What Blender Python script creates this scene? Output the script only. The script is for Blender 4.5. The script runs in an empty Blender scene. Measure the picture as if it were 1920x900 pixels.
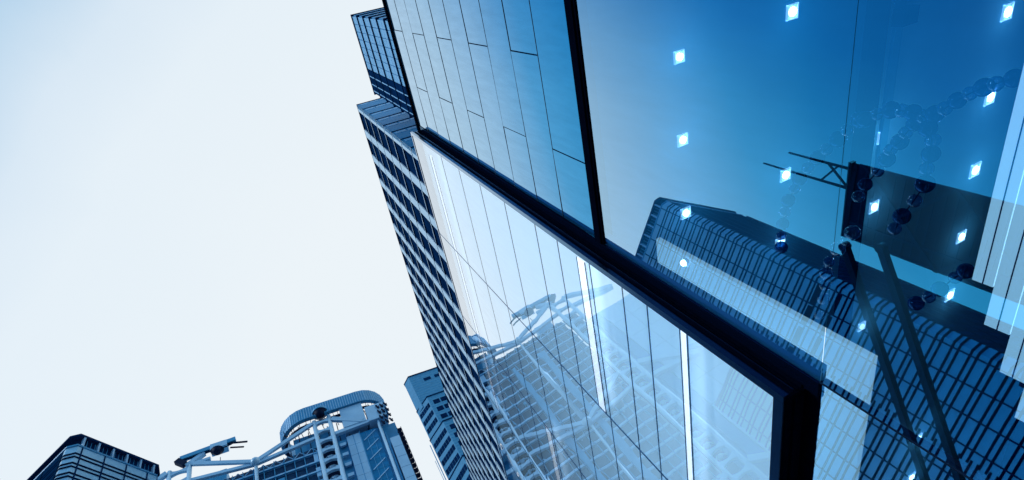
import bpy, bmesh, math, random
from mathutils import Vector, Matrix, Quaternion
random.seed(7)
R = math.radians
S = bpy.context.scene
COL = S.collection

# ------------------------------------------------------------------ camera
# The origin is the photographer's eye; x runs towards the shop front on the
# right, y along the street, z up.  The ground lies at z = -1.6.
Zc = Vector((-539, 450, -1048.1)).normalized()
Ac = Vector((410, -1950, -1048.1)); Ac = (Ac - Ac.dot(Zc) * Zc).normalized()
Cc = Ac.cross(Zc)
cam_d = bpy.data.cameras.new('camera')
cam = bpy.data.objects.new('camera', cam_d); COL.objects.link(cam)
cam.matrix_world = Matrix((Cc, Ac, Zc)).to_4x4()
cam_d.sensor_width = 36; cam_d.lens = 36 * 1048.1 / 1920
cam_d.clip_start = 0.1; cam_d.clip_end = 6000
S.camera = cam

# ------------------------------------------------------------------ sky, sun
SUN_EL, SUN_AZ = R(38), R(248)           # azimuth measured from +y, clockwise
sun_dir = Vector((math.sin(SUN_AZ) * math.cos(SUN_EL), math.cos(SUN_AZ) * math.cos(SUN_EL), math.sin(SUN_EL)))
w = bpy.data.worlds.new('World'); S.world = w; w.use_nodes = True
nt = w.node_tree; N = nt.nodes; L = nt.links
for n in list(N): N.remove(n)
out = N.new('ShaderNodeOutputWorld')
tc = N.new('ShaderNodeTexCoord')
sky = N.new('ShaderNodeTexSky'); sky.sky_type = 'NISHITA'; sky.sun_disc = False
sky.sun_elevation = SUN_EL; sky.sun_rotation = SUN_AZ
b_sky = N.new('ShaderNodeBackground'); b_sky.inputs[1].default_value = 0.05
L.new(sky.outputs[0], b_sky.inputs[0])
# thin overcast: pale over the street, deepening to blue over the far quarter
dot = N.new('ShaderNodeVectorMath'); dot.operation = 'DOT_PRODUCT'; dot.inputs[1].default_value = (-0.75, -0.9, 0)
L.new(tc.outputs['Generated'], dot.inputs[0])
noi = N.new('ShaderNodeTexNoise'); noi.inputs['Scale'].default_value = 2.2; noi.inputs['Detail'].default_value = 5
noi.inputs['Distortion'].default_value = 0.6
L.new(tc.outputs['Generated'], noi.inputs['Vector'])
ad = N.new('ShaderNodeMath'); ad.operation = 'MULTIPLY_ADD'; ad.inputs[1].default_value = 0.20; 
L.new(noi.outputs[0], ad.inputs[0]); L.new(dot.outputs['Value'], ad.inputs[2])
sub = N.new('ShaderNodeMath'); sub.operation = 'SUBTRACT'; sub.inputs[1].default_value = 0.10
L.new(ad.outputs[0], sub.inputs[0])
mr = N.new('ShaderNodeMapRange'); mr.inputs[1].default_value = -0.5; mr.inputs[2].default_value = 0.9
L.new(sub.outputs[0], mr.inputs[0])
cr = N.new('ShaderNodeValToRGB'); L.new(mr.outputs[0], cr.inputs[0])
e = cr.color_ramp.elements
def pos(s): return (s + 0.5) / 1.4
e[0].position = pos(-0.35); e[0].color = (0.90, 0.965, 1.0, 1)
e[1].position = pos(0.0); e[1].color = (0.84, 0.93, 0.99, 1)
for p, c in ((0.13, (0.74, 0.86, 0.96)), (0.25, (0.50, 0.70, 0.88)), (0.38, (0.16, 0.44, 0.74)), (0.6, (0.04, 0.25, 0.54))):
    q = e.new(pos(p)); q.color = (*c, 1)
b_cl = N.new('ShaderNodeBackground'); b_cl.inputs[1].default_value = 0.92
L.new(cr.outputs[0], b_cl.inputs[0])
addw = N.new('ShaderNodeAddShader'); L.new(b_sky.outputs[0], addw.inputs[0]); L.new(b_cl.outputs[0], addw.inputs[1])
L.new(addw.outputs[0], out.inputs[0])
b_sky.inputs[1].default_value = 0.012    # what is left of the clear sky through the cloud

sl = bpy.data.lights.new('sun', 'SUN'); sl.energy = 1.5; sl.angle = R(12); sl.color = (0.94, 0.97, 1.0)
so = bpy.data.objects.new('sun', sl); COL.objects.link(so)
so.rotation_euler = sun_dir.to_track_quat('Z', 'Y').to_euler(); so.location = (0, 0, 300)
S.view_settings.view_transform = 'Standard'; S.view_settings.look = 'None'
S.view_settings.exposure = 0; S.view_settings.gamma = 1; S.view_settings.use_curve_mapping = False
S.cycles.max_bounces = 10; S.cycles.transparent_max_bounces = 16; S.cycles.glossy_bounces = 5
S.cycles.diffuse_bounces = 3; S.cycles.sample_clamp_indirect = 6

# ------------------------------------------------------------------ materials
MATS = {}
def mat(name, col, rough=0.6, metal=0.0, var=0.12, scale=1.0, spec=0.5, bump=0.0, stretch=(1, 1, 1)):
    if name in MATS: return MATS[name]
    m = bpy.data.materials.new(name); m.use_nodes = True
    t = m.node_tree; p = t.nodes['Principled BSDF']
    p.inputs['Roughness'].default_value = rough; p.inputs['Metallic'].default_value = metal
    p.inputs['Specular IOR Level'].default_value = spec
    g = t.nodes.new('ShaderNodeNewGeometry')
    mp = t.nodes.new('ShaderNodeMapping'); mp.inputs['Scale'].default_value = stretch
    t.links.new(g.outputs['Position'], mp.inputs[0])
    n = t.nodes.new('ShaderNodeTexNoise'); n.inputs['Scale'].default_value = scale; n.inputs['Detail'].default_value = 7
    n.inputs['Roughness'].default_value = 0.65
    t.links.new(mp.outputs[0], n.inputs['Vector'])
    r = t.nodes.new('ShaderNodeValToRGB')
    lo = tuple(max(0, c * (1 - var)) for c in col); hi = tuple(min(1, c * (1 + var)) for c in col)
    r.color_ramp.elements[0].position = 0.3; r.color_ramp.elements[0].color = (*lo, 1)
    r.color_ramp.elements[1].position = 0.7; r.color_ramp.elements[1].color = (*hi, 1)
    t.links.new(n.outputs[0], r.inputs[0]); t.links.new(r.outputs[0], p.inputs['Base Color'])
    if bump:
        b = t.nodes.new('ShaderNodeBump'); b.inputs['Strength'].default_value = bump; b.inputs['Distance'].default_value = 0.02
        t.links.new(n.outputs[0], b.inputs['Height']); t.links.new(b.outputs[0], p.inputs['Normal'])
    MATS[name] = m; return m

def emit(name, col, s):
    m = bpy.data.materials.new(name); m.use_nodes = True; t = m.node_tree
    p = t.nodes['Principled BSDF']; p.inputs['Base Color'].default_value = (*col, 1)
    p.inputs['Emission Color'].default_value = (*col, 1); p.inputs['Emission Strength'].default_value = s
    return m

def ramp(t, stops):
    r = t.nodes.new('ShaderNodeValToRGB'); e = r.color_ramp.elements
    stops = [(p, c if isinstance(c, tuple) else (c, c, c)) for p, c in stops]
    e[0].position, e[1].position = stops[0][0], stops[-1][0]
    e[0].color = (*stops[0][1], 1); e[1].color = (*stops[-1][1], 1)
    for p, c in stops[1:-1]:
        q = e.new(p); q.color = (*c, 1)
    return r

def coated_glass(name, refl, tint, trans=None, base=None, wave=0.0, wscale=0.4, rough=0.0, dirt=0.05):
    """Coated glazing: how much it mirrors, and in which tint, against the angle of incidence
    (0 = head on, 1 = grazing); the rest passes through (trans colour) or meets an opaque backing (base)."""
    m = bpy.data.materials.new(name); m.use_nodes = True; t = m.node_tree
    for n in list(t.nodes): t.nodes.remove(n)
    o = t.nodes.new('ShaderNodeOutputMaterial')
    lw = t.nodes.new('ShaderNodeLayerWeight'); lw.inputs[0].default_value = 0.5
    rf = ramp(t, refl); rc = ramp(t, tint)
    t.links.new(lw.outputs['Facing'], rf.inputs[0]); t.links.new(lw.outputs['Facing'], rc.inputs[0])
    gl = t.nodes.new('ShaderNodeBsdfGlossy'); gl.inputs['Roughness'].default_value = rough
    # faint rain streaks and dust, longer up and down than across
    g0 = t.nodes.new('ShaderNodeNewGeometry'); mp = t.nodes.new('ShaderNodeMapping'); mp.inputs['Scale'].default_value = (3, 3, 0.5)
    n0 = t.nodes.new('ShaderNodeTexNoise'); n0.inputs['Scale'].default_value = 1.3; n0.inputs['Detail'].default_value = 9; n0.inputs['Roughness'].default_value = 0.7
    t.links.new(g0.outputs['Position'], mp.inputs[0]); t.links.new(mp.outputs[0], n0.inputs['Vector'])
    r0 = ramp(t, [(0.3, 1 - dirt), (0.65, 1.0)]); t.links.new(n0.outputs[0], r0.inputs[0])
    ml = t.nodes.new('ShaderNodeMix'); ml.data_type = 'RGBA'; ml.blend_type = 'MULTIPLY'; ml.inputs[0].default_value = 1
    t.links.new(rc.outputs[0], ml.inputs[6]); t.links.new(r0.outputs[0], ml.inputs[7])
    t.links.new(ml.outputs[2], gl.inputs['Color'])
    if trans: bs = t.nodes.new('ShaderNodeBsdfTransparent'); bs.inputs[0].default_value = (*trans, 1)
    else: bs = t.nodes.new('ShaderNodeBsdfDiffuse'); bs.inputs[0].default_value = (*base, 1)
    mx = t.nodes.new('ShaderNodeMixShader')
    t.links.new(rf.outputs[0], mx.inputs[0]); t.links.new(bs.outputs[0], mx.inputs[1]); t.links.new(gl.outputs[0], mx.inputs[2])
    t.links.new(mx.outputs[0], o.inputs[0])
    if wave:
        g = t.nodes.new('ShaderNodeNewGeometry')
        n = t.nodes.new('ShaderNodeTexNoise'); n.inputs['Scale'].default_value = wscale; n.inputs['Detail'].default_value = 1.5
        b = t.nodes.new('ShaderNodeBump'); b.inputs['Strength'].default_value = 1; b.inputs['Distance'].default_value = wave
        t.links.new(g.outputs['Position'], n.inputs['Vector']); t.links.new(n.outputs[0], b.inputs['Height'])
        t.links.new(b.outputs[0], gl.inputs['Normal'])
    return m

M_black = mat('black powder coat', (0.0012, 0.003, 0.010), 0.6, 0, 0.3, 3, spec=0.0)
M_trim = coated_glass('anodised dark trim', [(0.2, 0.03), (0.5, 0.16), (0.68, 0.55), (0.85, 0.92)],
                      [(0.3, (0.10, 0.35, 0.80)), (0.6, (0.35, 0.62, 0.90)), (0.8, (0.85, 0.92, 1.0))], base=(0.002, 0.006, 0.02), rough=0.25)
M_reveal = coated_glass('polished black reveal', [(0.2, 0.02), (0.6, 0.09), (0.9, 0.4)],
                        [(0.3, (0.1, 0.4, 0.85)), (0.8, (0.4, 0.65, 0.9))], base=(0.001, 0.004, 0.015), rough=0.08)
M_panel = coated_glass('blue enamelled glass', [(0.15, 0.5), (0.5, 0.75), (0.65, 0.82), (0.8, 0.88), (0.95, 0.95)],
                       [(0.3, (0.02, 0.32, 0.66)), (0.5, (0.04, 0.38, 0.72)), (0.58, (0.13, 0.48, 0.80)), (0.65, (0.42, 0.68, 0.90)), (0.72, (0.60, 0.80, 0.94)), (0.85, (0.78, 0.89, 0.98))],
                       base=(0.01, 0.16, 0.36), wave=0.004, wscale=0.35, dirt=0.14)
M_pane = coated_glass('shop front glass', [(0.1, 0.48), (0.25, 0.52), (0.33, 0.58), (0.5, 0.70), (0.7, 0.84), (0.9, 0.95)],
                      [(0.1, (0.03, 0.42, 0.84)), (0.25, (0.04, 0.48, 0.90)), (0.33, (0.10, 0.55, 0.95)), (0.5, (0.47, 0.76, 1.0)), (0.6, (0.62, 0.85, 1.0)), (0.8, (0.88, 0.95, 1.0))],
                      trans=(0.42, 0.74, 0.92), wave=0.002, wscale=0.3)
M_box = coated_glass('display bay glass', [(0.2, 0.28), (0.45, 0.33), (0.6, 0.40), (0.72, 0.64), (0.8, 0.86), (0.9, 0.94)],
                     [(0.3, (0.58, 0.87, 0.96)), (0.6, (0.80, 0.90, 0.98)), (0.85, (0.95, 0.97, 1.0))],
                     trans=(0.82, 0.91, 0.98), wave=0.011, wscale=0.25)
M_white = emit('glowing white backing', (0.48, 0.80, 0.95), 0.60)  # self-glow added to brighten the bay's white backing
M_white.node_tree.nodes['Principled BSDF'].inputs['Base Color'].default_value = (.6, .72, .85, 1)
M_blind = emit('glowing white board', (0.80, 0.93, 1.0), 0.92)  # glow added so the white inner boards look bright; no source behind them
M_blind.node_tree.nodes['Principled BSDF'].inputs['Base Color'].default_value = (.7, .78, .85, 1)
M_seam = mat('grey seam gasket', (0.02, 0.10, 0.22), 0.5)
M_strip = emit('light strip tube', (0.93, 0.965, 1.0), 1.25)
M_lamp = emit('downlight lens', (0.96, 0.98, 1.0), 16)
M_lampf = emit('downlight frame glow', (0.6, 0.8, 1.0), 1.1)
M_lamp3 = emit('dimmer downlight lens', (0.8, 0.92, 1.0), 3)
M_diff = emit('downlight reflector', (0.45, 0.70, 0.95), 0.45)
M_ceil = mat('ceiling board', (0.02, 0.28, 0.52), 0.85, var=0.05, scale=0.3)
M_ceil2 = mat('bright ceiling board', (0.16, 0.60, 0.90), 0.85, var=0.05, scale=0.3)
M_dark = mat('dark interior', (0.001, 0.012, 0.03), 0.8, spec=0.0)
M_steel = mat('dark steel', (0.003, 0.014, 0.04), 0.45, 0.0, spec=0.15)
M_ground = mat('paving', (0.10, 0.13, 0.16), 0.85, var=0.2, scale=2, bump=0.3)
M_road = mat('asphalt', (0.045, 0.05, 0.055), 0.9, var=0.25, scale=6, bump=0.4)
M_line = mat('road paint', (0.7, 0.72, 0.74), 0.7)
M_gp = mat('pale stone pier', (0.62, 0.82, 0.94), 0.6, var=0.10, scale=0.25)
M_gp2 = mat('blue stone panel', (0.005, 0.28, 0.56), 0.55, var=0.16, scale=0.35)
M_gpl = mat('blue light panel', (0.16, 0.50, 0.80), 0.5, var=0.10, scale=0.5)
M_win = mat('dark window', (0.003, 0.025, 0.085), 0.3, 0.0, var=0.5, scale=0.3, spec=0.0)
M_slit = mat('navy joint', (0.003, 0.035, 0.11), 0.6, spec=0.0)
M_br = mat('weathered stone cladding', (0.06, 0.32, 0.54), 0.75, var=0.22, scale=0.6, stretch=(1, 1, 3.0), bump=0.2)
M_hs = mat('grey blue aluminium', (0.38, 0.66, 0.87), 0.4, 0.15, var=0.08, scale=0.15)
M_hs2 = mat('mid blue aluminium', (0.05, 0.33, 0.58), 0.45, 0.1, var=0.12, scale=0.2)
M_hsb = mat('blue shaft glazing', (0.005, 0.22, 0.46), 0.2, 0, var=0.25, scale=0.12, stretch=(1, 1, 3))
M_hsd = mat('navy void', (0.002, 0.015, 0.05), 0.6, spec=0.1)
M_hsn = mat('navy curtain wall', (0.006, 0.06, 0.15), 0.5)
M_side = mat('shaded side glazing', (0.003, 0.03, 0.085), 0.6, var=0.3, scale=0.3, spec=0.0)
M_rp = mat('ribbon window glass', (0.42, 0.74, 0.94), 0.25, 0.1, var=0.10, scale=0.25)
M_rl = mat('ribbon spandrel', (0.34, 0.50, 0.66), 0.4, 0.0, var=0.08, scale=0.4)
M_rd = mat('ribbon navy line', (0.002, 0.012, 0.045), 0.6, spec=0.0)
M_boc = mat('dark tower glazing', (0.003, 0.022, 0.065), 0.5, 0.0, var=0.35, scale=0.15, spec=0.0)
M_boc2 = mat('dark tower bracing', (0.006, 0.04, 0.10), 0.5, 0.0, spec=0.0)
def glassball(name, col, tr):
    m = bpy.data.materials.new(name); m.use_nodes = True; t = m.node_tree
    for n in list(t.nodes): t.nodes.remove(n)
    o = t.nodes.new('ShaderNodeOutputMaterial'); lw = t.nodes.new('ShaderNodeLayerWeight'); lw.inputs[0].default_value = 0.35
    g = t.nodes.new('ShaderNodeBsdfGlossy'); g.inputs[0].default_value = (*col, 1); g.inputs['Roughness'].default_value = 0.04
    tr_ = t.nodes.new('ShaderNodeBsdfTransparent'); tr_.inputs[0].default_value = (*tr, 1)
    mx = t.nodes.new('ShaderNodeMixShader'); L_ = t.links
    L_.new(lw.outputs['Facing'], mx.inputs[0]); L_.new(tr_.outputs[0], mx.inputs[1]); L_.new(g.outputs[0], mx.inputs[2]); L_.new(mx.outputs[0], o.inputs[0])
    return m
M_bead = glassball('smoked blue glass bead', (0.12, 0.3, 0.6), (0.03, 0.14, 0.28))
M_bead2 = glassball('clear glass bead', (0.7, 0.85, 1.0), (0.35, 0.55, 0.75))

# ------------------------------------------------------------------ mesh helpers
class MB:
    """collects shapes in a local frame (origin o, horizontal axes u, v, up z) for ONE mesh object"""
    def __init__(s, o=(0, 0, 0), u=(1, 0, 0)):
        s.o = Vector(o); s.u = Vector(u).normalized(); s.z = Vector((0, 0, 1)); s.v = s.z.cross(s.u)
        s.vs = []; s.fs = []; s.sm = []
    def P(s, a, b, c): return s.o + s.u * a + s.v * b + s.z * c
    def box(s, a0, a1, b0, b1, c0, c1):
        k = len(s.vs)
        s.vs += [s.P(a, b, c) for a in (a0, a1) for b in (b0, b1) for c in (c0, c1)]
        for f in ((0, 1, 3, 2), (4, 6, 7, 5), (0, 4, 5, 1), (2, 3, 7, 6), (0, 2, 6, 4), (1, 5, 7, 3)): s.fs.append([k + i for i in f]); s.sm.append(False)
        return s
    def bar(s, p, q, w, h=None, up=(0, 0, 1)):
        p = s.P(*p); q = s.P(*q); h = h or w
        d = (q - p).normalized(); x = d.cross(Vector(up))
        if x.length < 1e-4: x = d.cross(Vector((1, 0, 0)))
        x.normalize(); y = x.cross(d); k = len(s.vs)
        for c in (p, q):
            for i, j in ((-1, -1), (1, -1), (1, 1), (-1, 1)): s.vs.append(c + x * (i * w / 2) + y * (j * h / 2))
        for f in ((0, 1, 2, 3), (7, 6, 5, 4), (0, 4, 5, 1), (1, 5, 6, 2), (2, 6, 7, 3), (3, 7, 4, 0)): s.fs.append([k + i for i in f]); s.sm.append(False)
        return s
    def tube(s, p, q, r, r2=None, n=12):
        p = s.P(*p); q = s.P(*q); r2 = r if r2 is None else r2
        d = (q - p).normalized(); x = d.orthogonal().normalized(); y = d.cross(x); k = len(s.vs)
        for c, rr in ((p, r), (q, r2)):
            for i in range(n):
                a = 2 * math.pi * i / n; s.vs.append(c + (x * math.cos(a) + y * math.sin(a)) * rr)
        for i in range(n):
            j = (i + 1) % n; s.fs.append([k + i, k + j, k + n + j, k + n + i]); s.sm.append(True)
        s.fs.append([k + i for i in range(n)][::-1]); s.fs.append([k + n + i for i in range(n)]); s.sm += [False, False]
        return s
    def prism(s, pts, c0, c1):
        """plan polygon (local a, b) from height c0 to c1"""
        k = len(s.vs); n = len(pts)
        for c in (c0, c1):
            for a, b in pts: s.vs.append(s.P(a, b, c))
        for i in range(n):
            j = (i + 1) % n; s.fs.append([k + i, k + j, k + n + j, k + n + i]); s.sm.append(False)
        s.fs.append([k + i for i in range(n)][::-1]); s.fs.append([k + n + i for i in range(n)]); s.sm += [False, False]
        return s
    def elev(s, pts, b0, b1):
        """elevation polygon (local a, c) from depth b0 to b1"""
        k = len(s.vs); n = len(pts)
        for b in (b0, b1):
            for a, c in pts: s.vs.append(s.P(a, b, c))
        for i in range(n):
            j = (i + 1) % n; s.fs.append([k + i, k + j, k + n + j, k + n + i]); s.sm.append(False)
        s.fs.append([k + i for i in range(n)][::-1]); s.fs.append([k + n + i for i in range(n)]); s.sm += [False, False]
        return s
    def ball(s, c, r, n=14, m=8, sq=(1, 1, 1)):
        c = s.P(*c); k = len(s.vs)
        s.vs.append(c + Vector((0, 0, r * sq[2])))
        for i in range(1, m):
            t = math.pi * i / m
            for j in range(n):
                a = 2 * math.pi * j / n
                s.vs.append(c + Vector((math.sin(t) * math.cos(a) * sq[0], math.sin(t) * math.sin(a) * sq[1], math.cos(t) * sq[2])) * r)
        s.vs.append(c - Vector((0, 0, r * sq[2]))); last = len(s.vs) - 1
        for j in range(n): s.fs.append([k, k + 1 + j, k + 1 + (j + 1) % n]); s.sm.append(True)
        for i in range(m - 2):
            for j in range(n):
                a = k + 1 + i * n; s.fs.append([a + j, a + n + j, a + n + (j + 1) % n, a + (j + 1) % n]); s.sm.append(True)
        a = k + 1 + (m - 2) * n
        for j in range(n): s.fs.append([a + j, last, a + (j + 1) % n]); s.sm.append(True)
        return s
    def quad(s, *ps):
        k = len(s.vs); s.vs += [s.P(*p) for p in ps]; s.fs.append(list(range(k, k + len(ps)))); s.sm.append(False); return s
    def build(s, name, m, parent=None):
        me = bpy.data.meshes.new(name)
        o = bpy.data.objects.new(name, me); COL.objects.link(o)
        org = Vector((0, 0, 0))
        if s.vs: org = sum(s.vs, Vector((0, 0, 0))) / len(s.vs)
        me.from_pydata([v - org for v in s.vs], [], s.fs)
        me.polygons.foreach_set('use_smooth', s.sm); me.materials.append(m)
        bm = bmesh.new(); bm.from_mesh(me); bmesh.ops.recalc_face_normals(bm, faces=bm.faces); bm.to_mesh(me); bm.free()
        o.location = org
        if parent:
            pw = Vector((0, 0, 0)); q = parent
            while q: pw += q.location; q = q.parent
            o.parent = parent; o.location = org - pw
        return o

def tag(o, label=None, cat=None, group=None, kind=None):
    if label: o['label'] = label
    if cat: o['category'] = cat
    if group: o['group'] = group
    if kind: o['kind'] = kind
    return o
def thing(name, loc, label, cat, group=None):
    o = bpy.data.objects.new(name, None); COL.objects.link(o); o.location = loc; o.empty_display_size = 1
    return tag(o, label, cat, group)

# ================================================================== SETTING
G = -1.6
tag(MB().box(-1500, 1500, -1500, 1500, G - 1.0, G - 0.15).build('ground', M_ground), kind='structure')
tag(MB().box(-14, -1.2, -400, 190, G - 0.146, G - 0.12).build('road', M_road), kind='structure')
lm = MB()
for i in range(-30, 20): lm.box(-7.7, -7.5, i * 8, i * 8 + 3.5, G - 0.116, G - 0.112)
tag(lm.build('road_marking', M_line), kind='structure')
tag(MB().box(-1.2, 7.9, -400, 190, G - 0.146, G).build('pavement', M_ground), kind='structure')

# ================================================================== NEAR GLASS BUILDING
XF = 7.48; XB = 6.96; YJ = 8.36; YB = 8.72; K = 0.935
b = thing('glass_building', (XF, YJ, G), 'near blue glass building with black framed pale display bay, filling the right of the view', 'building')
# upper facade: bands of enamelled glass in running bond
zs = [K * v for v in [13.98] + [16.08 + 1.985 * i for i in range(9)] + [34.0]]
def joints(off):
    ys = [-12.0]; y = K * (-9.0 + off)
    while y < YJ - 0.6:
        if y > -11: ys.append(y)
        y += K * 6.1
    return ys + [YJ]
for i in range(len(zs) - 1):
    ys = joints(0.05 if i % 2 else -2.98)
    for j in range(len(ys) - 1):
        p = MB(); g = 0.02
        y0, y1, z0, z1 = ys[j] + g, ys[j + 1] - g, zs[i] + g, zs[i + 1] - g
        t1 = random.uniform(-0.008, 0.008); t2 = random.uniform(-0.005, 0.005)
        a = XF - 0.01
        p.vs = [Vector((a + t1, y0, z0)), Vector((a - t1, y1, z0)), Vector((a - t1 + t2, y1, z1)), Vector((a + t1 + t2, y0, z1)),
                Vector((a + .09, y0, z0)), Vector((a + .09, y1, z0)), Vector((a + .09, y1, z1)), Vector((a + .09, y0, z1))]
        for f in ((0, 1, 2, 3), (4, 7, 6, 5), (0, 4, 5, 1), (1, 5, 6, 2), (2, 6, 7, 3), (3, 7, 4, 0)): p.fs.append(list(f)); p.sm.append(False)
        p.build('facade_panel', M_panel, b)
MB().box(XF + .085, XF + .3, -12, YJ, 13.9 * K, 33.9 * K).build('panel_backing', M_slit, b)
ed = MB()
for z in zs[1:-1]: ed.box(XF - .022, XF + .06, -12, YJ, z - 0.008, z + 0.008)
ed.build('panel_edge_trim', M_trim, b)
MB().box(XF - 0.10, XF + 1.2, -12, YB, 34.0 * K, 32.1).build('roof_coping', M_black, b)
MB().box(XF - 0.035, XF + 0.2, -12, YJ, 13.90 * K, 13.98 * K).build('transom_fillet', M_seam, b)
MB().box(XF - 0.09, XF + 0.3, -12, YJ, 13.56 * K, 13.90 * K).box(XF - .04, XF + .3, -12, YJ, 13.47 * K, 13.56 * K).build('transom', M_black, b)
# see-through shop front
MB().quad((XF, -12, 5.36), (XF, YJ, 5.36), (XF, YJ, 12.65), (XF, -12, 12.65)).build('window_pane', M_pane, b)
MB().quad((XF, -12, G), (XF, YJ - .012, G), (XF, YJ - .012, 5.35), (XF, -12, 5.35)).build('window_pane', M_pane, b)
MB().quad((XF, YJ + .012, G), (XF, 40, G), (XF, 40, 5.36), (XF, YJ + .012, 5.36)).build('window_pane', M_pane, b)
MB().box(XF - .012, XF + .06, YJ - .014, YJ + .014, G, 5.37).build('glazing_joint', M_steel, b)
# black framed display bay
ZB0, ZB1 = 5.93, 31.9; YE = 62.0
bay = MB(); bay.box(XB + .03, XF + .02, YB, YB + .1, 5.72, 31.9).box(XF - .03, XF + .02, YJ + .015, YB, 5.37, 31.9)
bay.build('bay_side_panel', M_reveal, b)
led = MB()
for x0, x1, yy in ((7.14, 7.17, 8.68), (7.30, 7.33, 8.69), (7.41, 7.46, 8.66)): led.box(x0, x1, yy, YB + .01, 5.70, 31.8)
led.build('bay_side_ledge', M_black, b)
MB().box(7.225, 7.24, YB - .045, YB + .01, 5.72, 31.8).build('bay_side_gasket', M_trim, b)
MB().box(XB + .03, XF - .004, YB, YE, 5.66, 5.86).box(XB + .2, XF - .1, YB + .1, YE, 5.6, 5.66).box(XF + .02, XF + .1, YB - .3, YE, 5.37, 5.7).build('bay_soffit', M_black, b)
MB().box(XB - .03, XB + .10, 8.69, 8.87, 5.70, ZB1 + .12).build('bay_side_rim', M_trim, b)
MB().box(XB - .03, XB + .10, 8.86, YE, 5.70, ZB0).build('bay_sill_rim', M_trim, b)
MB().box(XB - .025, XB + .10, 8.86, YE, ZB1, ZB1 + .14).build('bay_head_rim', M_trim, b)
MB().box(XB + .02, XF, 8.9, YE, ZB1 + .14, ZB1 + .3).build('bay_roof', M_black, b)
for z0, z1 in ((ZB0, 11.1), (11.1, 16.35), (16.35, 21.5), (21.5, 26.7), (26.7, ZB1)):
    ysb = [8.86, 15.42, 21.98, 28.54, 35.1, 41.7, YE]
    for k in range(len(ysb) - 1):
        MB().quad((XB, ysb[k] + .012, z0 + .006), (XB, ysb[k + 1] - .012, z0 + .006), (XB, ysb[k + 1] - .012, z1 - .006), (XB, ysb[k] + .012, z1 - .006)).build('bay_pane', M_box, b)
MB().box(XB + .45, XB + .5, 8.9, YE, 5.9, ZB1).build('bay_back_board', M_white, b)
sm = MB()
for z in (10.0, 11.1, 12.78, 14.75, 16.35, 18.95, 21.5, 24.1, 26.7): sm.box(XB - .006, XB + .02, 8.86, YE, z - .014, z + .014)
for y in (15.42, 21.98, 28.54, 35.1, 41.7): sm.box(XB - .009, XB + .023, y - .02, y + .02, ZB0, ZB1)
sm.build('bay_seam', M_seam, b)
for y0, y1, z0, z1 in ((9.0, 15.40, 13.08, 13.52), (8.9, 30, 8.50, 8.72), (22.0, 62, 19.25, 19.85), (9.4, 28.5, 28.6, 29.1)):
    MB().box(XB + .012, XB + .05, y0, y1, z0, z1).build('light_strip', M_strip, b)
    sm = MB().box(XB - .004, XB + .03, y0, y1, z0 - .03, z0).box(XB - .004, XB + .03, y0, y1, z1, z1 + .03); sm.build('strip_edge', M_seam, b)
# interior
MB().box(XF + .3, 20.05, -12, 62, 14.0, 14.2).build('ceiling', M_ceil, b)
MB().box(20.95, 42, -12, 62, 14.02, 14.2).build('ceiling', M_ceil2, b)
MB().box(20.0, 20.95, -12, 62, 13.75, 14.25).build('ceiling_beam', M_dark, b)
MB().box(21.6, 22.0, -12, 11, 13.88, 14.02).build('ceiling_track', M_ceil, b)
MB().box(21.3, 22.1, 4.7, 5.3, 13.45, 13.88).build('track_box', M_dark, b)
MB().box(42, 42.3, -12, 62, G, 31.6).build('back_wall', M_dark, b)
MB().box(XF, 42, -12.3, -12, G, 31.6).box(XF + .02, 42, 62, 62.3, G, 31.6).build('end_wall', M_dark, b)
MB().box(XF + .1, 42, -12, 62, G - .05, G + .05).build('floor', M_dark, b)
MB().box(XF + .35, 42, -12, 62, 31.62, 31.78).build('roof', M_dark, b)
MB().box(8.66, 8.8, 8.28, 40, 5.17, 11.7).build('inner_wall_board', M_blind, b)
MB().box(XF + .06, XF + .16, YJ - .03, YJ + .03, G, 5.35).build('inner_post', M_steel, b)
MB().box(XF + .06, XF + .2, YJ - .3, YJ + .5, 5.4, 12.6).build('inner_jamb_lining', M_ceil2, b)
steps = [(4.14, 3.83, 6.17), (3.83, 3.46, 6.9), (3.46, 3.10, 7.66), (3.10, 2.74, 8.4), (2.74, 2.38, 9.1), (2.38, 2.0, 9.8), (2.0, 1.6, 10.5), (1.6, 1.2, 11.2), (1.2, .8, 11.9), (.8, G, 12.6)]
for i, (z1, z0, y1) in enumerate(steps):
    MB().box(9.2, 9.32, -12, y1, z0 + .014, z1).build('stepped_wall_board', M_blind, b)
    MB().box(9.325, 9.36, -12, y1, z0 - .01, z1 + .01).box(9.19, 9.2, -12, y1, (z0 + z1) / 2 - .008, (z0 + z1) / 2 + .008).build('board_seam', M_slit, b)
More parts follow.
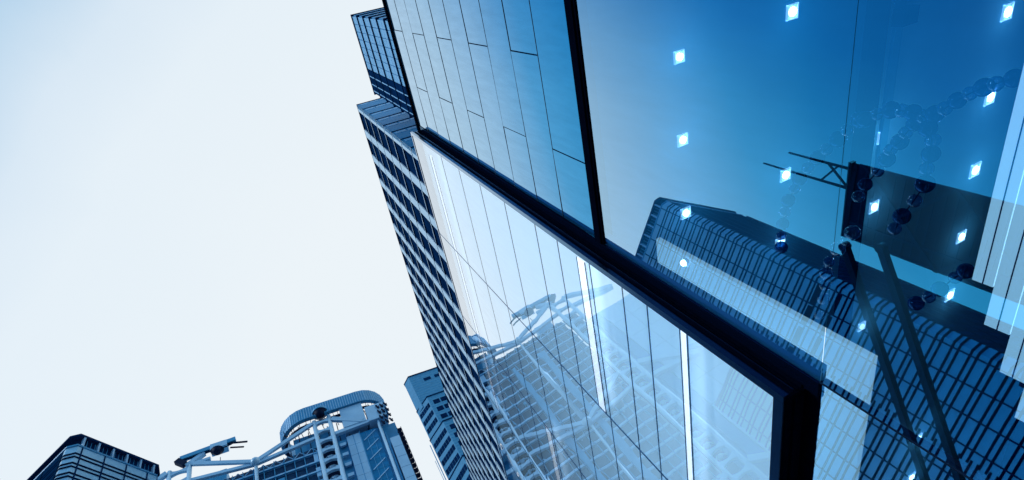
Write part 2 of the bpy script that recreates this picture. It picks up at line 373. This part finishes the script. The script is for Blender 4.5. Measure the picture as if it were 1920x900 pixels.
# ceiling downlights
spots = [(11.66, 4.02), (11.66, 6.68), (11.66, 9.37), (11.65, 11.63), (16.34, 3.72), (16.4, 9.55), (16.3, 12.48),
         (21.8, 9.71), (21.87, 12.94), (28.85, 6.4), (28.95, 10.05), (29.04, 13.63), (29.12, 17.34), (29.25, 21.04), (22.15, 19.62), (29.27, 32.16), (29.5, 35.98)]
lab = ['square downlight nearest the black transom, upper of the left pair', 'square downlight below the topmost one beside the black transom',
       'square downlight shining over the roof corner of the mirrored tower', 'round glowing downlight on the pale inner wall behind the mirrored tower',
       'bright square downlight at the top of the glass, left of the ceiling beam', 'square downlight between the tips of the two mirrored masts',
       'pennant shaped downlight at the edge of the mirrored ribbon tower', 'thin downlight inside the loop of beads, right of the ceiling beam',
       'thin downlight seen within the dark mirrored tower beside the beads', 'square downlight in the top right corner of the glass',
       'square downlight beside the bead string in the upper right', 'square downlight just above the dark mirrored tower, near the white boards',
       'square downlight inside the dark mirrored tower near the white boards', 'downlight hidden partly by beads under the dark mirrored tower',
       'square downlight over the dark lines of the mirrored ribbon tower', 'faint downlight low on the mirrored ribbon tower', 'lowest faint downlight at the bottom edge of the glass']
for (x, y), l in zip(spots, lab):
    s = (0.20 if x < 15 else 0.25 if x < 25 else 0.33) * random.uniform(.93, 1.05)
    zc = 14.0 if x < 20 else 14.02
    if abs(y - 11.63) < .01 and x < 12: x, zc = 8.5, 10.35; 
    t = thing('ceiling_downlight', (x, y, zc), l, 'ceiling light', 'square downlights seen through the shop front glass')
    if zc < 12:
        y = 8.42; t.location.y = y
        MB().tube((8.64, y, zc), (8.52, y, zc), .10, .12).build('housing', M_lampf, t); MB().ball((8.5, y, zc), .09).build('lamp_lens', M_lamp, t); continue
    f = MB(); h = zc - .07
    for a0, a1, b0, b1 in ((-s, s, -s, -s * .86), (-s, s, s * .86, s), (-s, -s * .86, -s, s), (s * .86, s, -s, s)): f.box(x + a0, x + a1, y + b0, y + b1, h, zc - .002)
    f.build('frame', M_lampf, t)
    MB().box(x - s * .84, x + s * .84, y - s * .84, y + s * .84, zc - .03, zc - .004).build('diffuser', M_diff, t)
    MB().tube((x, y, zc - .09), (x, y, zc - .032), s * .62, s * .6, 20).build('lamp_lens', random.choice((M_lamp, M_lamp, M_lamp3)), t)
    ld = bpy.data.lights.new('lamp_glow', 'POINT'); ld.energy = 38 if x < 15 else 24; ld.color = (.72, .87, 1.0); ld.shadow_soft_size = .15
    lo = bpy.data.objects.new('lamp_glow', ld); COL.objects.link(lo); lo.parent = t; lo.location = (0, 0, -1.1)

# strings of glass beads
STR = {
 'string of large glass beads curving down past the mirrored mast tips': ([(4.05, 6.63), (4.28, 6.82), (4.53, 7.04), (4.78, 7.25), (5.02, 7.45), (5.29, 7.64), (5.57, 7.8), (5.85, 7.92), (6.16, 8.04), (6.49, 8.13), (6.83, 8.19), (7.15, 8.22), (7.49, 8.23)], .155),
 'string of glass beads looping over the dark mirrored tower': ([(4.0, 6.49), (3.88, 6.3), (3.79, 6.1), (3.75, 5.89), (3.75, 5.7), (3.79, 5.51), (3.96, 5.4), (4.17, 5.33), (4.41, 5.32), (4.66, 5.32), (4.95, 5.31), (5.34, 5.46), (5.68, 5.6), (5.96, 5.68)], .15),
 'string of glass beads rising to the white boards in the upper right': ([(3.72, 5.36), (3.6, 5.22), (3.45, 5.07), (3.32, 4.92), (3.21, 4.76), (3.12, 4.59), (3.02, 4.39)], .14),
 'string of clear sparkling beads hanging below the left edge of the dark mirrored tower': ([(6.37, 6.49), (6.64, 6.63), (6.92, 6.81), (7.27, 6.93), (7.59, 6.98), (7.95, 7.01), (8.34, 7.03), (8.76, 7.04)], .15),
 'short string of beads under the lower edge of the dark mirrored tower': ([(6.31, 4.43), (6.55, 4.59), (6.83, 4.74), (7.11, 4.91), (7.39, 5.12)], .14),
 'string of beads crossing the inside of the bead loop': ([(3.93, 5.64), (4.11, 5.75), (4.3, 5.84), (4.47, 5.96), (4.69, 6.04), (4.96, 6.17), (5.26, 6.34), (5.54, 6.44)], .14)}
for l, (pts, r) in STR.items():
    t = thing('bead_string', (9.6, pts[0][0], pts[0][1]), l, 'bead string', 'strings of glass beads hanging inside the glass')
    pos_ = []
    for i in range(len(pts) - 1):
        for k in range(1): pos_.append(pts[i])
    pos_.append(pts[-1])
    wr = MB()
    for i in range(len(pos_) - 1): wr.tube((9.6, *pos_[i]), (9.6, *pos_[i + 1]), .012, n=6)
    wr.build('wire', M_steel, t)
    for i, (y, z) in enumerate(pos_):
        rr = r * (1.0 if i % 2 == 0 else .8) * random.uniform(.92, 1.08)
        MB().ball((9.6 + random.uniform(-.05, .05), y, z), rr, 18, 10, (1, 1, .92)).build('bead', M_bead if (i % 2 == 0 and 'clear' not in l) else M_bead2, t)

# ================================================================== GREY GRID TOWER
PZ = 31.8                                  # both towers rise from the roof of the near block
th = math.atan2(1.35, 125.0)
gu = Vector((-math.sin(th), math.cos(th), 0))      # along the long face
O = Vector((20.73, 29.66, 0))
gt = thing('grid_tower', (20.73, 29.66, PZ), 'tall pale tower with a grid of dark recessed windows, just behind the display bay', 'tower')
# local: a along the face, b = z x u  -> points towards the street (-x)
ztop = 150.0; fl = 7.2; LEN = 158
MB(O, gu).box(0.9, LEN, -26, -0.22, PZ, ztop - 1.6).build('core', M_win, gt)
top = MB(O, gu).box(0, LEN, -26, 0, ztop - 0.5, ztop); top.build('roof_edge', M_slit, gt)
nf = 21; nb = 22; bay_ = 7.0; off = 1.75
nn = 0
for i in range(nf):
    z1 = ztop - .5 - fl * i; z0 = z1 - fl + .0
    if z0 < PZ: break
    s = MB(O, gu)
    # thin projecting ledge under each storey and pale piers between the openings
    for k in range(nb + 1):
        a1 = off + bay_ * k; a0 = max(0, a1 - 2.1)
        s.box(a0, a1, -.26, -0.0, z0 + .42, z1 - .02)
    s.box(0, LEN, -.27, .05, z0 + .12, z0 + .43)
    s.build('pier_course', M_gp, gt)
    MB(O, gu).box(0, LEN, -.27, .03, z0 - .02, z0 + .12).build('ledge_joint', M_slit, gt)
    mu = MB(O, gu)
    for k in range(nb):
        a1 = off + bay_ * k
        for q in (1.15, 2.3, 3.45): mu.box(a1 + q - .05, a1 + q + .05, -.23, -.14, z0 + .4, z1)
        mu.box(a1 + 4.3, a1 + 4.62, -.23, .08, z0 + .3, z0 + 1.2)
    mu.box(.1, LEN - .1, -.23, -.16, z0 + .38, z0 + .52)
    mu.build('mullion', M_slit, gt)
    # end face towards the camera: blue panels with a row of lighter ones under a dark slit
    e_ = MB(O, gu).box(.0, .9, -26, -.0, z0 + .14, z1 - .32); e_.build('end_spandrel', M_gp2, gt)
    e_ = MB(O, gu)
    for k in range(9):
        e_.box(-.04, .02, -.55 - 2.7 * k - 2.3, -.55 - 2.7 * k, z1 - 2.2, z1 - .7)
    e_.build('end_light_panel', M_gpl, gt)
    MB(O, gu).box(-.12, .5, -26, .02, z1 - .32, z1 - .02).build('end_slit', M_slit, gt)
    if nn > 40: break

# upper tower with panelled face, set nearer
O2 = Vector((22.61, 7.7, 0)); u2 = Vector((0, 1, 0))
ut = thing('panelled_tower', (22.61, 7.7, PZ), 'tower top of small blue panels above the grid tower, at the upper edge', 'tower')
MB(O2, u2).box(.3, 17, -24, -.3, PZ, 129).build('core', M_gp2, ut)
for i in range(22):
    z1 = 130 - 5.8 * i; z0 = z1 - 5.8
    if z0 < PZ: break
    p = MB(O2, u2)
    for k in range(7):
        a0 = .25 + 1.58 * k
        p.box(a0, a0 + 1.46, -.3, -.08, z0 + .35, z0 + 2.6); p.box(a0, a0 + 1.46, -.3, -.08, z0 + 2.72, z1 - .5)
    for k in range(8):
        b0 = -.4 - 2.8 * k
        p.box(.02, .3, b0 - 2.65, b0, z0 + .4, z0 + 2.8); 
    p.build('cladding_panel', M_gpl if i % 1 == 0 else M_gp2, ut)
    q = MB(O2, u2)
    for k in range(8):
        b0 = -.4 - 2.8 * k
        q.box(.03, .3, b0 - 2.65, b0, z0 + 2.95, z1 - .5)
    q.build('end_panel', M_gp2, ut)
    MB(O2, u2).box(-.15, 17, -24, .12, z1 - .4, z1).build('floor_fin', M_slit, ut)
    MB(O2, u2).box(11.3, 16.6, -.5, .06, z0 + .05, z1 - .9).build('dark_window', M_win, ut)
    m_ = MB(O2, u2)
    for a in (12.6, 14.4, 15.9): m_.box(a, a + .22, -.3, .10, z0 + .06, z1 - .9)
    m_.build('window_bar', M_gpl, ut)

# ================================================================== STEPPED STONE TOWER (behind, lower centre)
bt = thing('stepped_stone_tower', (15, 215, G), 'stone clad tower stepping outwards in tiers with rows of dark windows, beside the grid tower', 'tower')
tip = Vector((14.4, 215.0, 0)); rd = Vector((.99, .128, 0)).normalized()
tiers = [((17.9, 211.22), 270.0), ((21.95, 208.45), 243.8), ((23.41, 206.9), 219.8), ((23.8, 204.6), 191.0)]
for i, (k, zt) in enumerate(tiers):
    k = Vector((k[0], k[1], 0)); zb = G
    x_ = i * .25
    far = k + rd * 46
    tp = tip - Vector((x_ * .3, 0, 0))
    MB().prism([(tp.x, tp.y), (k.x, k.y), (far.x, far.y), (far.x - 8, far.y + 40), (tp.x + 8, tp.y + 40)], (zb if i == 3 else tiers[i + 1][1] - 3), zt - .6).build('tier_wall', M_br, bt)
    MB().prism([(tp.x - .3, tp.y), (k.x, k.y - .4), (far.x, far.y - .4), (far.x - 8, far.y + 40), (tp.x + 8, tp.y + 40)], zt - .6, zt).build('tier_coping', M_slit, bt)
    # windows on both visible faces
    dl = (k - tp); ll = dl.length; dl.normalize()
    if i > 0:
        nz = tiers[i + 1][1] if i < 3 else 120
        z = zt - 4.5
        wn = MB(tp, dl); wp = MB(k, rd)
        while z > nz + 1 and z > 100:
            n_ = max(3, int(ll / 1.9))
            for q in range(n_):
                a = .7 + q * (ll - 1.1) / n_
                wn.box(a, a + (ll - 1.1) / n_ - .22, -.12, .3, z - 3.3, z)
            for q in range(10):
                wp.box(2 + q * 4.2, 5.4 + q * 4.2, -.12, .3, z - 3.3, z)
            wn.box(.8, ll - .6, .05, .32, z - 3.25, z - 2.95); wp.box(2, 43, .05, .32, z - 3.25, z - 2.95)
            z -= 6.3
        wn.box(.8, 1.0, .1, .34, z, zt - 4.6); wp.box(2.1, 2.3, .1, .34, z, zt - 4.6)
        wn.build('window_row', M_win, bt); wp.build('window_row', M_win, bt)
    else:
        wn = MB(k, rd)
        for a in (7.5, 14): wn.box(a, a + 4, -.15, .3, zt - 8.5, zt - 6)
        wn.build('louvre', M_slit, bt)
    jt = MB(k, rd)
    z = zt - 3
    while z > (tiers[i + 1][1] if i < 3 else 150):
        jt.box(-.0, 46, -.03, .1, z, z + .3); z -= 2.1
    jt.build('stone_joint', M_gp2, bt)
MB().tube((13.2, 214.5, G), (13.2, 214.5, 216), .22).tube((12.3, 214.5, G), (12.3, 214.5, 205), .12).build('service_pipe', M_hs2, bt)

# ================================================================== STEEL MAST TOWER
HO = Vector((-79, 202, 0)); hu = Vector((.989, .146, 0)).normalized()
hs = thing('mast_tower', (-79, 202, G), 'tower with ladder masts, hanger trusses and a rounded ring roof, low centre left', 'tower')
H = lambda: MB(HO, hu)        # b negative = towards the camera side
H().box(-108, -26, 3, 34, G, 236).build('west_block', M_hs2, hs)
H().box(-17, 42, 3, 34, G, 247).build('main_block', M_hsn, hs)
H().box(51, 82, 4, 34, G, 247).build('east_block', M_hs2, hs)
# storeys between the masts
z = 243.0; k = 0
while z > 40:
    H().box(-17, 41, 1.8, 3.2, z - 1.1, z).build('floor_band', M_hs, hs)
    H().box(-17, 41, .9, 1.7, z - 2.0, z - 1.8).build('sunshade', M_hs2, hs)
    z -= 6.6; k += 1
fn = H()
for i in range(12): fn.box(-14 + i * 4.8, -13.7 + i * 4.8, 1.3, 2.8, 30, 246)
fn.build('fin', M_hs2, hs)
for u0, u1 in ((3.5, 7.5), (21, 24)): H().box(u0, u1, .9, 2.5, 60, 232).build('bright_bay', M_hs2, hs)
# ladder masts
def ladder(u0, u1, ztop, zs0, kind):
    H().tube((u0 + 1, 0, G), (u0 + 1, 0, ztop), 1.1, n=14).build('mast_leg', M_hs, hs)
    H().tube((u1 - 1, 0, G), (u1 - 1, 0, ztop + 1), 1.1, n=14).build('mast_leg', M_hs, hs)
    z = ztop - 2.5; rg = H()
    uu = (u0 + u1) / 2; W = (u1 - u0) / 2 - 1
    H().box(u0 + 1, u1 - 1, 4.2, 5, G, ztop - 13).build('mast_void', M_hsd, hs)
    while z > 20:
        top_, bot_ = [], []
        for i in range(9):
            a = -1 + 2 * i / 8; d = .62 + 1.5 * a * a
            top_.append((uu + a * W, z + d)); bot_.append((uu + a * W, z - d))
        for i in range(8):
            rg.elev([bot_[i], bot_[i + 1], top_[i + 1], top_[i]], -.8, .8)
        z -= 7.4
    rg.box(u0 + .9, u0 + 1.1, -.6, .6, 15, ztop - 2).box(u1 - 1.1, u1 - .9, -.6, .6, 15, ztop - 2); rg.build('mast_rung', M_hs, hs)
    dt = H(); z = ztop - 19
    while z > 120:
        dt.ball((uu, 3.2, z - .6), 1.3, 8, 5).bar((uu - 2.8, 3, z - 1.4), (uu - .6, 3, z + .5), .6).bar((uu + 2.8, 3, z - 1.4), (uu + .6, 3, z + .5), .6); z -= 7.4
    dt.build('mast_bracing', M_hs, hs)
ladder(-28.5, -17.5, 262, 0, 0); ladder(41, 51, 264, 0, 0)
# hanger trusses at three levels
def hanger(z, rise, ul, ur, w_=2.6):
    um = (ul + ur) / 2
    t_ = H(); t_.bar((ul, -.5, z + rise), (um - 1, -.5, z + 1.5), w_ * .5, w_ * .8).bar((ur, -.5, z + rise), (um + 1, -.5, z + 1.5), w_ * .5, w_ * .8)
    t_.build('hanger_chord', M_hs, hs)
    H().bar((ul, 0.2, z + rise - 11), (um, 0.2, z), w_ * .6, w_ * .7).bar((ur, 0.2, z + rise - 11), (um, 0.2, z), w_ * .6, w_ * .7).build('hanger_tie', M_hs, hs)
    H().ball((um, -.8, z + .8), 2.3, 10, 6).build('hanger_node', M_hs, hs)
    H().tube((um, .2, z - 70), (um, .2, z), .85).build('hanger_post', M_hs, hs)
    z2 = H(); n_ = 10
    for i in range(n_):
        a0 = ul + (ur - ul) * i / n_; a1 = ul + (ur - ul) * (i + 1) / n_
        z2.bar((a0, 2, z - 4), ((a0 + a1) / 2, 2, z - .5), .35).bar(((a0 + a1) / 2, 2, z - .5), (a1, 2, z - 4), .35)
    z2.build('hanger_lattice', M_hs, hs)
for z in (247, 172, 100):
    hanger(z, 15, -17.5, 41)
    H().bar((-28.5, -.3, z + 14), (-55, -.3, z - 1), 2, 2.8).bar((-28.5, .2, z + 3), (-55, .2, z - 1), 2, 2.2).build('outrigger', M_hs, hs)
    H().bar((51, -.3, z + 14), (66, -.3, z + 4.5), 1.8, 2.6).bar((51, .2, z + 2), (72, .2, z + 3), 1.8, 2.2).build('outrigger', M_hs, hs)
# left top: gantry crane, dish and lattice
H().box(-14, -3, 6, 20, 247, 258).box(-4, 8, 8, 20, 247, 252).build('plant_room', M_hs2, hs)
# right of mast: cladding, blue shaft, column, modules, stair
for i in range(28):
    z1 = 246 - 7.4 * i
    if z1 < 20: break
    H().box(55.9, 62.8, 1.8, 4.1, z1 - 7.25, z1).build('clad_module', M_hs, hs)
    H().box(63, 71.8, 2.4, 4.1, z1 - 7.3, z1).build('shaft_glazing', M_hsb, hs)
    H().bar((64, 2.2, z1 - 6.6), (71, 2.2, z1 - 1.5), .3, .5).build('shaft_stair', M_hs, hs)
    if i > 1: H().box(76.2, 81, -.8, 4.1, z1 - 7.2, z1).build('service_module', M_hs, hs)
    if i % 2 == 0: H().box(51.6, 55.5, 2.6, 4.1, z1 - 4, z1 - 1).build('service_module', M_hs2, hs)
H().tube((73.6, 0.5, G), (73.6, .5, 249), .8).build('shaft_column', M_hs, hs)
st = H()
for i in range(60): st.box(81.2, 83.4, -.6, 2.4, 236 - i * 3.4, 236.35 - i * 3.4)
for u_ in (81.3, 83.3): st.box(u_ - .15, u_ + .15, -.7, -.4, 40, 237)
st.build('edge_stair', M_hsd, hs)
# cladding in the left block: large plates and dark slots (they fill the mirrored view)
for i in range(12):
    z1 = 235 - 15 * i
    if z1 < 20: break
    for k_ in range(5): H().box(-49.5 - k_ * 12.4, -37.5 - k_ * 12.4, 1.9, 3.1, z1 - 14.7, z1).build('wall_plate', M_hs, hs)
H().box(-36.5, -31, 1.5, 3.1, 30, 230).build('shaft_slot', M_hsb, hs)
for z in (176, 100): H().bar((-52, 1, z + 2), (-100, 1, z - 12), 1.2, 3.2).build('brace', M_hs2, hs)
# roof: ring with ribs, boxes and dome
def stadium(u0, u1, b0, r, n=12):
    pts = []
    for i in range(n + 1):
        a = math.pi / 2 + math.pi * i / n; pts.append((u0 + r + r * math.cos(a), b0 + r - r * math.sin(a) * -1 if False else b0 + r + r * math.sin(a)))
    for i in range(n + 1):
        a = -math.pi / 2 + math.pi * i / n; pts.append((u1 - r + r * math.cos(a), b0 + r + r * math.sin(a)))
    return pts
RO = stadium(23, 82, -2, 15); RI = stadium(25.2, 79.8, 0.2, 12.8)
def ring(o_, i_, z0, z1, name, m):
    q = MB(HO, hu); n = len(o_); k = len(q.vs)
    for pts, zz in ((o_, z0), (o_, z1), (i_, z0), (i_, z1)):
        for a, c in pts: q.vs.append(q.P(a, c, zz))
    for i in range(n):
        j = (i + 1) % n
        for a, c in ((0, 1), (3, 2), (1, 3), (2, 0)):
            q.fs.append([a * n + i, a * n + j, c * n + j, c * n + i]); q.sm.append(False)
    return q.build(name, m, hs)
ring(RO, RI, 266.5, 276, 'ring_roof', M_hs2)
ring(stadium(24.5, 80.5, -.5, 13.6), stadium(26, 79, 1, 12), 262.6, 263.4, 'ring_walkway', M_hsd)
rb = MB(HO, hu)
def along(pts, step):
    out_ = []; n = len(pts)
    for i in range(n):
        p = Vector((*pts[i], 0)); q = Vector((*pts[(i + 1) % n], 0)); d = (q - p).length; m_ = max(1, int(round(d / step)))
        for j in range(m_): out_.append(p.lerp(q, j / m_))
    return out_
for v in along(stadium(22.9, 82.1, -2.1, 15.1), 1.3): rb.bar((v.x, v.y, 266.6), (v.x, v.y, 275.9), .22)
rb.build('ring_rib', M_hs, hs)
rb = MB(HO, hu)
for v in along(stadium(24.6, 80.4, -.4, 13.5), 2.4): rb.bar((v.x, v.y, 263), (v.x, v.y, 266.5), .25)
rb.build('ring_railing', M_hsd, hs)
H().box(30, 50, 6, 22, 247, 262).box(50, 76, 8, 24, 247, 259).build('plant_room', M_hs2, hs)
H().box(56, 68, -1, 8, 250.5, 266).box(69, 79, -1, 8, 249, 261).build('roof_box', M_hs, hs)
H().tube((46, -1, 265.6), (46, -1, 268), 1.2, 4.0, 24).build('roof_dish', M_hsd, hs)
H().tube((46, -1, 268), (46, -1, 269.4), 4.2, 4.2, 24).build('roof_dish_rim', M_hs2, hs)
fx = H()
for i in range(4):
    for j in range(3): fx.bar((75 + j * 2.2, -1.5, 259 - i * 4.6), (76.2 + j * 2.2, -1.5, 256 - i * 4.6), .7).bar((75.2 + j * 2.2, -1.7, 256.4 - i * 4.6), (76.4 + j * 2.2, -1.7, 257.6 - i * 4.6), .5)
fx.build('bracket', M_hsd, hs)

rc = H()
for i in range(14): rc.bar((26 + i * 3.8, 1.5, 262.5), (27.5 + i * 3.8, 6, 266.3), .35).bar((27.5 + i * 3.8, 6, 262), (26 + i * 3.8, 1.5, 266.3), .3)
for i in range(9): rc.tube((28 + i * 5, 5, 247), (28 + i * 5, 5, 263), .25, n=6)
rc.build('ring_bracing', M_hsd, hs)
pj = H()
for u_ in (59.4,): pj.box(u_ - .12, u_ + .12, 1.7, 1.85, 30, 246)
for u_ in (66, 69): pj.box(u_ - .15, u_ + .15, 2.2, 2.5, 30, 246)
pj.box(75, 75.6, 1, 4, 30, 240).box(62.7, 63.1, 1.6, 3, 30, 247)
pj.build('vertical_joint', M_hs2, hs)
for k_ in range(4): H().box(38.5, 40.6, 1.2, 3, 205 + k_ * 10, 211 + k_ * 10).build('service_balcony', M_hs, hs)
for k_ in range(7): H().box(52, 55, 1.6, 2.7, 196 + k_ * 7.4, 198 + k_ * 7.4).build('service_balcony', M_hs, hs)
for q_, zz in ((-6, 262), (30, 256), (58, 266)):
    H().tube((q_, 6, zz), (q_, 6, zz + 6), .18, n=6).build('aerial', M_steel, hs)
# maintenance crane standing on the left mast
mc = thing('roof_crane', (HO + hu * -6 + Vector((0, 0, 262))), 'slatted maintenance crane with two poles on top of the left ladder mast', 'roof crane')
c = H(); c.bar((-23, -.5, 268), (3, -.5, 269.8), 2.2, 2.6); c.build('jib', M_hs2, mc)
H().bar((-24.5, -.5, 267.6), (-20.5, -.5, 263), 2.4, 2.8).build('jib_foot', M_hsd, mc)
H().tube((-6, 0, 264.4), (-6, 0, 266.5), 1.2, 3.2, 20).build('turntable', M_hsd, mc)
H().box(-9, -1, -2, 3, 266.5, 270.5).build('cab', M_hs, mc)
H().bar((0, -.5, 268.5), (8.5, -.5, 265.2), .7).bar((0, .8, 266.5), (6.5, .8, 263.6), .6).build('pole', M_hsd, mc)
sl_ = H()
for i in range(17): sl_.bar((-22 + i * 1.35, -.7, 266.4), (-22 + i * 1.35, -.7, 269.2), .3, 3)
sl_.build('slat', M_hsd, mc)
H().bar((-20, 0, 262), (-12, 0, 267.5), 2.2).bar((-17, 0, 262), (-9, 0, 262), 1.6).build('crane_leg', M_hs, mc)

# ================================================================== RIBBON TOWER (lower left; fills the mirror on the right)
c0 = Vector((-27.75, 34.0, 0)); e1 = Vector((.475, .88, 0)).normalized(); e2 = Vector((-.88, .475, 0)).normalized()
rt = thing('ribbon_tower', (-30, 37, G), 'tower with paired dark ribbon lines and a navy crown at the lower left', 'tower')
LB, LD = 9.4, 17.3; ch = 0.75
def plan(g):   # g = how far outside the wall line
    c_ = c0 - e1 * g - e2 * g
    p = [c_ + e1 * (ch * .8), c_ + e1 * (LB + g - .7), c_ + e1 * (LB + 2 * g) + e2 * .9, c_ + e1 * (LB + 2 * g) + e2 * (LD - 1 + g), c_ + e1 * (LB + g - 1) + e2 * (LD + 2 * g), c_ + e2 * (LD + 2 * g - .8) + e1 * .9 , c_ + e2 * (LD + g - 1.5), c_ + e2 * (ch * .9)]
    p[5] = c_ + e2 * (LD + 2 * g) + e1 * 1.0
    return [(v.x, v.y) for v in p]
MB().prism(plan(0), G, 55.5).build('glass_wall', M_rp, rt)
MB().prism(plan(-.25), 55.5, 56.75).build('crown_louvre', M_win, rt)
MB().prism(plan(.12), 56.75, 57.0).build('crown_coping', M_slit, rt)
MB().prism(plan(.08), 55.35, 55.55).build('crown_sill', M_hs2, rt)
f = MB(c0, e1)
for k in range(6): f.box(.9 + k * 1.45, 1.08 + k * 1.45, -.1, .3, 55.5, 56.75)
f.build('crown_post', M_hs, rt)
fg = MB(c0, e1)
for k in range(19):
    fg.box(1 + k * .4, 1.05 + k * .4, .2, .27, 55.5, 56.75)
fg.build('crown_slat', M_hs2, rt)
def face_v(e, Lc, name, m, step, w_, out_, z0=G, z1=55.3):
    q = MB(c0, e); k = 0; a = 1.0
    while a < Lc - .3:
        if e is e1: q.box(a, a + w_, -out_, .1, z0, z1)
        else: q.box(a, a + w_, -.1, out_, z0, z1)
        a += step
    q.build(name, m, rt)
face_v(e1, LB, 'mullion', M_slit, 2.2, .11, .08)
face_v(e2, LD, 'mullion', M_boc2, 2.6, .10, .10)
z = 54.4; n_ = 0
while z > G + 1:
    MB().prism(plan(.05), z - .17, z).build('dark_ribbon', M_rd, rt)
    MB().prism(plan(.05), z - .64, z - .47).build('dark_ribbon', M_rd, rt)
    z -= 1.3; n_ += 1
    if n_ > 46: break
# shade of the tower's dark side, put into a navy sheet over its glass
# lower wing carrying the same ribbons further along the street
def wing(g):
    p = [c0 - e2 * g + e1 * (LB - 1), c0 - e2 * g + e1 * (18 + g), c0 + e1 * (18 + g) + e2 * (LD - 1), c0 + e1 * (LB - 1) + e2 * (LD - 1)]
    return [(v.x, v.y) for v in p]
MB().prism(wing(-.02), G, 36).build('wing_wall', M_rp, rt)
z = 55.0 - 1.3 * 15
while z > G + 1:
    MB().prism(wing(.05), z - .17, z).build('dark_ribbon', M_rd, rt)
    MB().prism(wing(.05), z - .64, z - .47).build('dark_ribbon', M_rd, rt)
    z -= 1.3
wm = MB(c0, e1)
for k in range(4): wm.box(LB + .9 + k * 2.2, LB + 1.0 + k * 2.2, -.1, .1, G, 36)
wm.box(LB, 18, -.09, .05, 35.7, 36.1); wm.build('wing_mullion', M_slit, rt)
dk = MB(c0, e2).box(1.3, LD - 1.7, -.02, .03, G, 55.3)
dk.build('shaded_glazing', M_side, rt)
# two storeys with blinds down
for zz in (32.0, 29.8): 
    bl = MB(c0, e1)
    for k in range(4): bl.box(1.1 + k * 2.35, 3.2 + k * 2.35, -.03, .1, zz - .98, zz - .5)
    bl.build('blind_storey', M_rd, rt)

# ================================================================== DARK MASTED TOWER (only seen mirrored)
def mir(x, y): return Vector((2 * XF - x * K, y * K, 0))
q0 = mir(173.3, 88.5); q1 = mir(170.9, 116.2)
dt = thing('dark_braced_tower', (q0.x, q0.y, G), 'dark braced tower with twin masts, mirrored in the glass above the ribbon tower', 'tower')
q3 = q0 + Vector((-36, 21, 0)); q2 = q1 + Vector((-34, 19, 0))
MB().prism([(q0.x, q0.y), (q1.x, q1.y), (q2.x, q2.y), (q3.x, q3.y)], G, 110.4).build('shaft', M_boc, dt)
MB().prism([(q0.x + .4, q0.y - .2), (q1.x + .4, q1.y + .2), (q2.x, q2.y), (q3.x, q3.y)], 110.4, 112.2).build('roof_coping', M_hsd, dt)
br = MB((q0.x, q0.y, 0), (q1 - q0)); Lf = (q1 - q0).length
for zz in range(0, 108, 27): br.bar((0, -.4, zz), (Lf, -.4, zz + 27), .9).bar((Lf, -.4, zz), (0, -.4, zz + 27), .9)
for a in (0.3, Lf - .3, Lf * .78): br.box(a - .4, a + .4, -.5, .3, 0, 110)
br.build('cross_brace', M_boc2, dt)
br = MB((q0.x, q0.y, 0), (q1 - q0))
for zz in range(2, 109, 3): br.box(0, Lf, -.25, .1, zz, zz + .5)
br.box(Lf * .77, Lf * .79, -.25, .1, 0, 109)
br.build('storey_line', M_boc2, dt)
for yy, ht, xx in ((92.1, 147.7, -146.8), (85.1, 136.5, -146.8)):
    MB().tube((xx, yy, 111), (xx, yy, ht), .55, .35, 8).build('antenna_mast', M_steel, dt)
tr = MB(); tr.bar((-146.8, 83, 112), (-146.8, 93, 113), .7).bar((-146.8, 85, 117), (-146.8, 92, 123), .6).bar((-146.8, 92, 113), (-146.8, 85, 121), .6)
tr.box(-148, -146, 82.5, 108.5, 112, 113.2); tr.build('mast_truss', M_steel, dt)

# twin raking props, seen as dark bars across the mirrored ribbon tower
for y_, z_, lb in ((17.9, 16.1, 'upper dark raking steel prop mirrored across the ribbon tower'), (17.2, 14.25, 'lower dark raking steel prop mirrored across the ribbon tower')):
    dy = (z_ - G) / .49
    t = thing('raking_prop', (-9.04, y_ + dy, G), lb, 'steel prop', 'raking steel props across the street')
    MB().bar((-9.04, y_ - 1, z_ + .49), (-9.04, y_ + dy, G), .34).build('shaft', M_steel, t)
    MB().box(-9.6, -8.5, y_ + dy - .9, y_ + dy + .6, G - .12, G + .25).build('foot', M_steel, t)
    MB().tube((-9.25, y_ - 1, z_ + .49), (-8.83, y_ - 1, z_ + .49), .22).build('head_pin', M_steel, t)

# low podium across the street, mirrored at the bottom right
pb = thing('low_street_block', (-34, 8, G), 'low dark street block mirrored at the bottom right corner of the glass', 'building')
MB().box(-60, -20, -30, 29, G, 11.5).build('wall', M_gp2, pb)
MB().box(-60.3, -19.8, -30.3, 29.3, 11.5, 12).build('parapet', M_slit, pb)
for k in range(3):
    q = MB()
    for j in range(14): q.box(-20.1, -19.9, -28 + j * 4, -25 + j * 4, 1.2 + k * 3.3, 3.4 + k * 3.3)
    q.build('window', M_win, pb)
